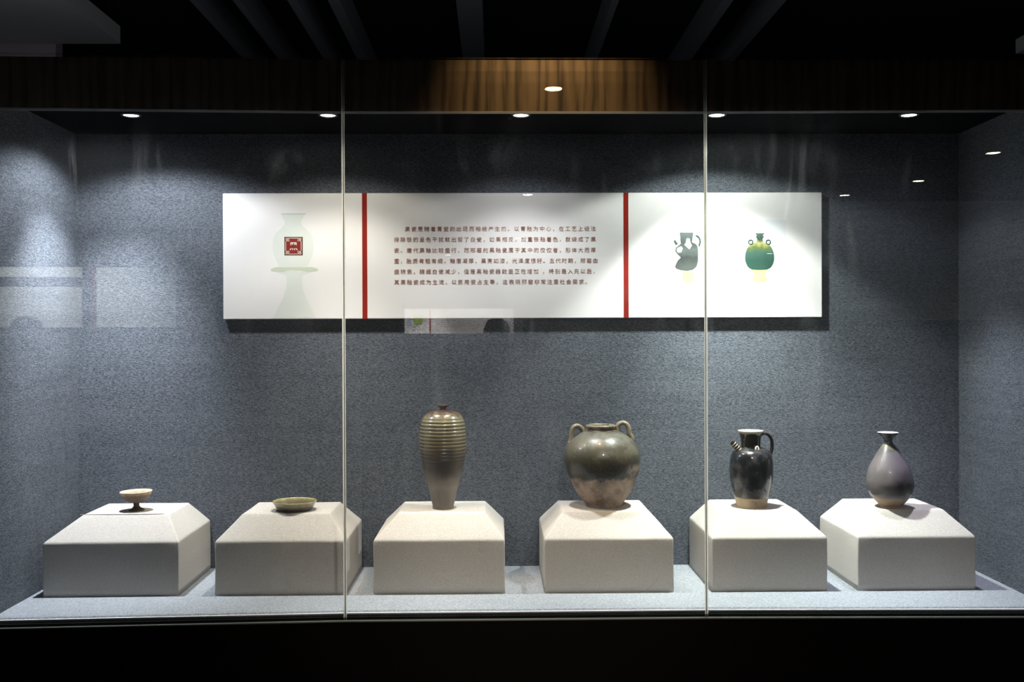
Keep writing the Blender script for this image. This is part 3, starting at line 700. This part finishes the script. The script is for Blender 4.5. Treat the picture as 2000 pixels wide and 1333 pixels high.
link('side_panel', bx(.475, 1.06, 0, .03, .03, .49), M['board'], lb_)
link('post', bx(.437, .458, 0, .04, 0, .50), M['red'], lb_)
rb_ = tag(empty('hall_wall_panel', (2.9, -2.63, 1.6)), 'dim grey hall wall panel reflected at the right of the glass', 'wall panel')
link('panel', bx(-.60, 1.4, 0, .03, .065, 1.0), M['board'], rb_)

# ---------------------------------------------------------------- visitors behind the camera, reflected as dark heads
def visitor(x, y, h, rz, label, top, hair_c, long_hair, pelvis_w=.10):
    root = tag(empty('person', (x, y, 0), rz), label, 'person', None)
    f = h / 1.70
    J = {'pelvis': (0, 0, .92, .125), 'waist': (0, 0, 1.06, .115), 'chest': (0, -.01, 1.26, .14), 'neckb': (0, 0, 1.41, .065),
         'neck': (0, .005, 1.48, .052), 'head': (0, .012, 1.56, .082), 'crown': (0, .005, 1.635, .072)}
    E_ = [('pelvis', 'waist'), ('waist', 'chest'), ('chest', 'neckb'), ('neckb', 'neck'), ('neck', 'head'), ('head', 'crown')]
    for sd, n in ((-1, 'l'), (1, 'r')):
        J.update({n + 'sh': (sd * .165, 0, 1.37, .058), n + 'el': (sd * .215, -.01, 1.10, .043), n + 'wr': (sd * .225, .05, .865, .028),
                  n + 'pa': (sd * .225, .065, .79, .030), n + 'hip': (sd * .085, 0, .86, .095), n + 'kn': (sd * .095, .01, .49, .060),
                  n + 'an': (sd * .10, -.015, .09, .042), n + 'he': (sd * .10, 0, .045, .042), n + 'to': (sd * .115, .16, .035, .034)})
        E_ += [('chest', n + 'sh'), (n + 'sh', n + 'el'), (n + 'el', n + 'wr'), (n + 'wr', n + 'pa'), ('pelvis', n + 'hip'), (n + 'hip', n + 'kn'), (n + 'kn', n + 'an'), (n + 'an', n + 'he'), (n + 'he', n + 'to')]
        for q, (dy, ln) in enumerate(((-.022, .062), (-.008, .072), (.007, .068), (.020, .055))):
            a, b = n + 'f%d' % q, n + 'g%d' % q
            J[a] = (sd * .224, .068 + dy, .755, .0085); J[b] = (sd * .215, .072 + dy, .757 - ln, .007)
            E_ += [(n + 'pa', a), (a, b)]
        J[n + 't0'] = (sd * .205, .105, .785, .010); J[n + 't1'] = (sd * .195, .118, .75, .008)
        E_ += [(n + 'pa', n + 't0'), (n + 't0', n + 't1')]
    ks = list(J); bm = bmesh.new(); vv = {q: bm.verts.new([c * f for c in J[q][:3]]) for q in ks}
    for a, b in E_: bm.edges.new((vv[a], vv[b]))
    me = bpy.data.meshes.new('body'); bm.to_mesh(me); bm.free()
    o = bpy.data.objects.new('body', me); COL.objects.link(o); o.parent = root
    sk_ = o.modifiers.new('skin', 'SKIN'); sk_.use_smooth_shade = True; o.modifiers.new('sub', 'SUBSURF').levels = 1
    lay = me.skin_vertices[0].data
    for i_, q in enumerate(ks): lay[i_].radius = (J[q][3] * f, J[q][3] * f * (.8 if q in ('chest', 'waist', 'pelvis') else 1))
    lay[0].use_root = True
    s = NT('visitor_clothes'); p_ = s.sep(s.coord())
    skin = s.math('MAXIMUM', s.math('GREATER_THAN', p_[2], 1.46 * f), s.math('MULTIPLY', s.math('LESS_THAN', p_[2], .86 * f), s.math('GREATER_THAN', s.math('ABSOLUTE', p_[0]), .175 * f)))
    c = s.mix(s.math('GREATER_THAN', p_[2], .95 * f), (.02, .022, .03), top)
    s.bsdf(s.mix(skin, c, (.45, .28, .21)), .8, None, .2); me.materials.append(s.m)
    hm = plain('visitor_hair', hair_c, .6, .3)
    L = .30 if long_hair else .02
    pts = [(0, .118), (.050, .108), (.082, .075), (.096, .020), (.098, -.06)] + ([(.100, -.12), (.112, -.22), (.108, -.27)] if long_hair else [(.085, -.09)])
    hb = lathe([(a * f, b * f) for a, b in catmull(pts, 4)], None, 32)
    for v in list(hb.verts):                       # open at the face
        if v.co.y > .048 * f and v.co.z < .055 * f: hb.verts.remove(v)
    ho = link('hair', hb, hm, root, True); ho.location = (0, -.004, 1.60 * f)
    hf = bmesh.new(); box(hf, -.011 * f, .011 * f, .085 * f, .108 * f, 1.545 * f, 1.582 * f)
    bmesh.ops.bevel(hf, geom=hf.edges, offset=.006, segments=2, affect='EDGES'); link('nose', hf, plain('visitor_skin', (.45, .28, .21), .6), root, True)
    for sd in (-1, 1):
        e_ = lathe([(0, -.007 * f)] + [(.007 * f * math.sin(a), -.007 * f * math.cos(a)) for a in (.6, 1.2, 1.8, 2.4)] + [(0, .007 * f)], None, 12)
        link('eye', e_, M['ring'], root, True).location = (sd * .030 * f, .088 * f, 1.590 * f)
    mo = bmesh.new(); box(mo, -.020 * f, .020 * f, .082 * f, .092 * f, 1.518 * f, 1.526 * f); link('mouth', mo, M['red'], root, True)
    return root
visitor(.04, -1.7, 1.66, R(180), 'visitor with long dark reddish hair reflected under the text panel, seen from behind', (.03, .012, .012), (.02, .006, .006), True)
visitor(-2.36, -.6, 1.66, R(170), 'short-haired visitor reflected as a dark head at the far left of the glass', (.03, .03, .035), (.012, .011, .011), False)
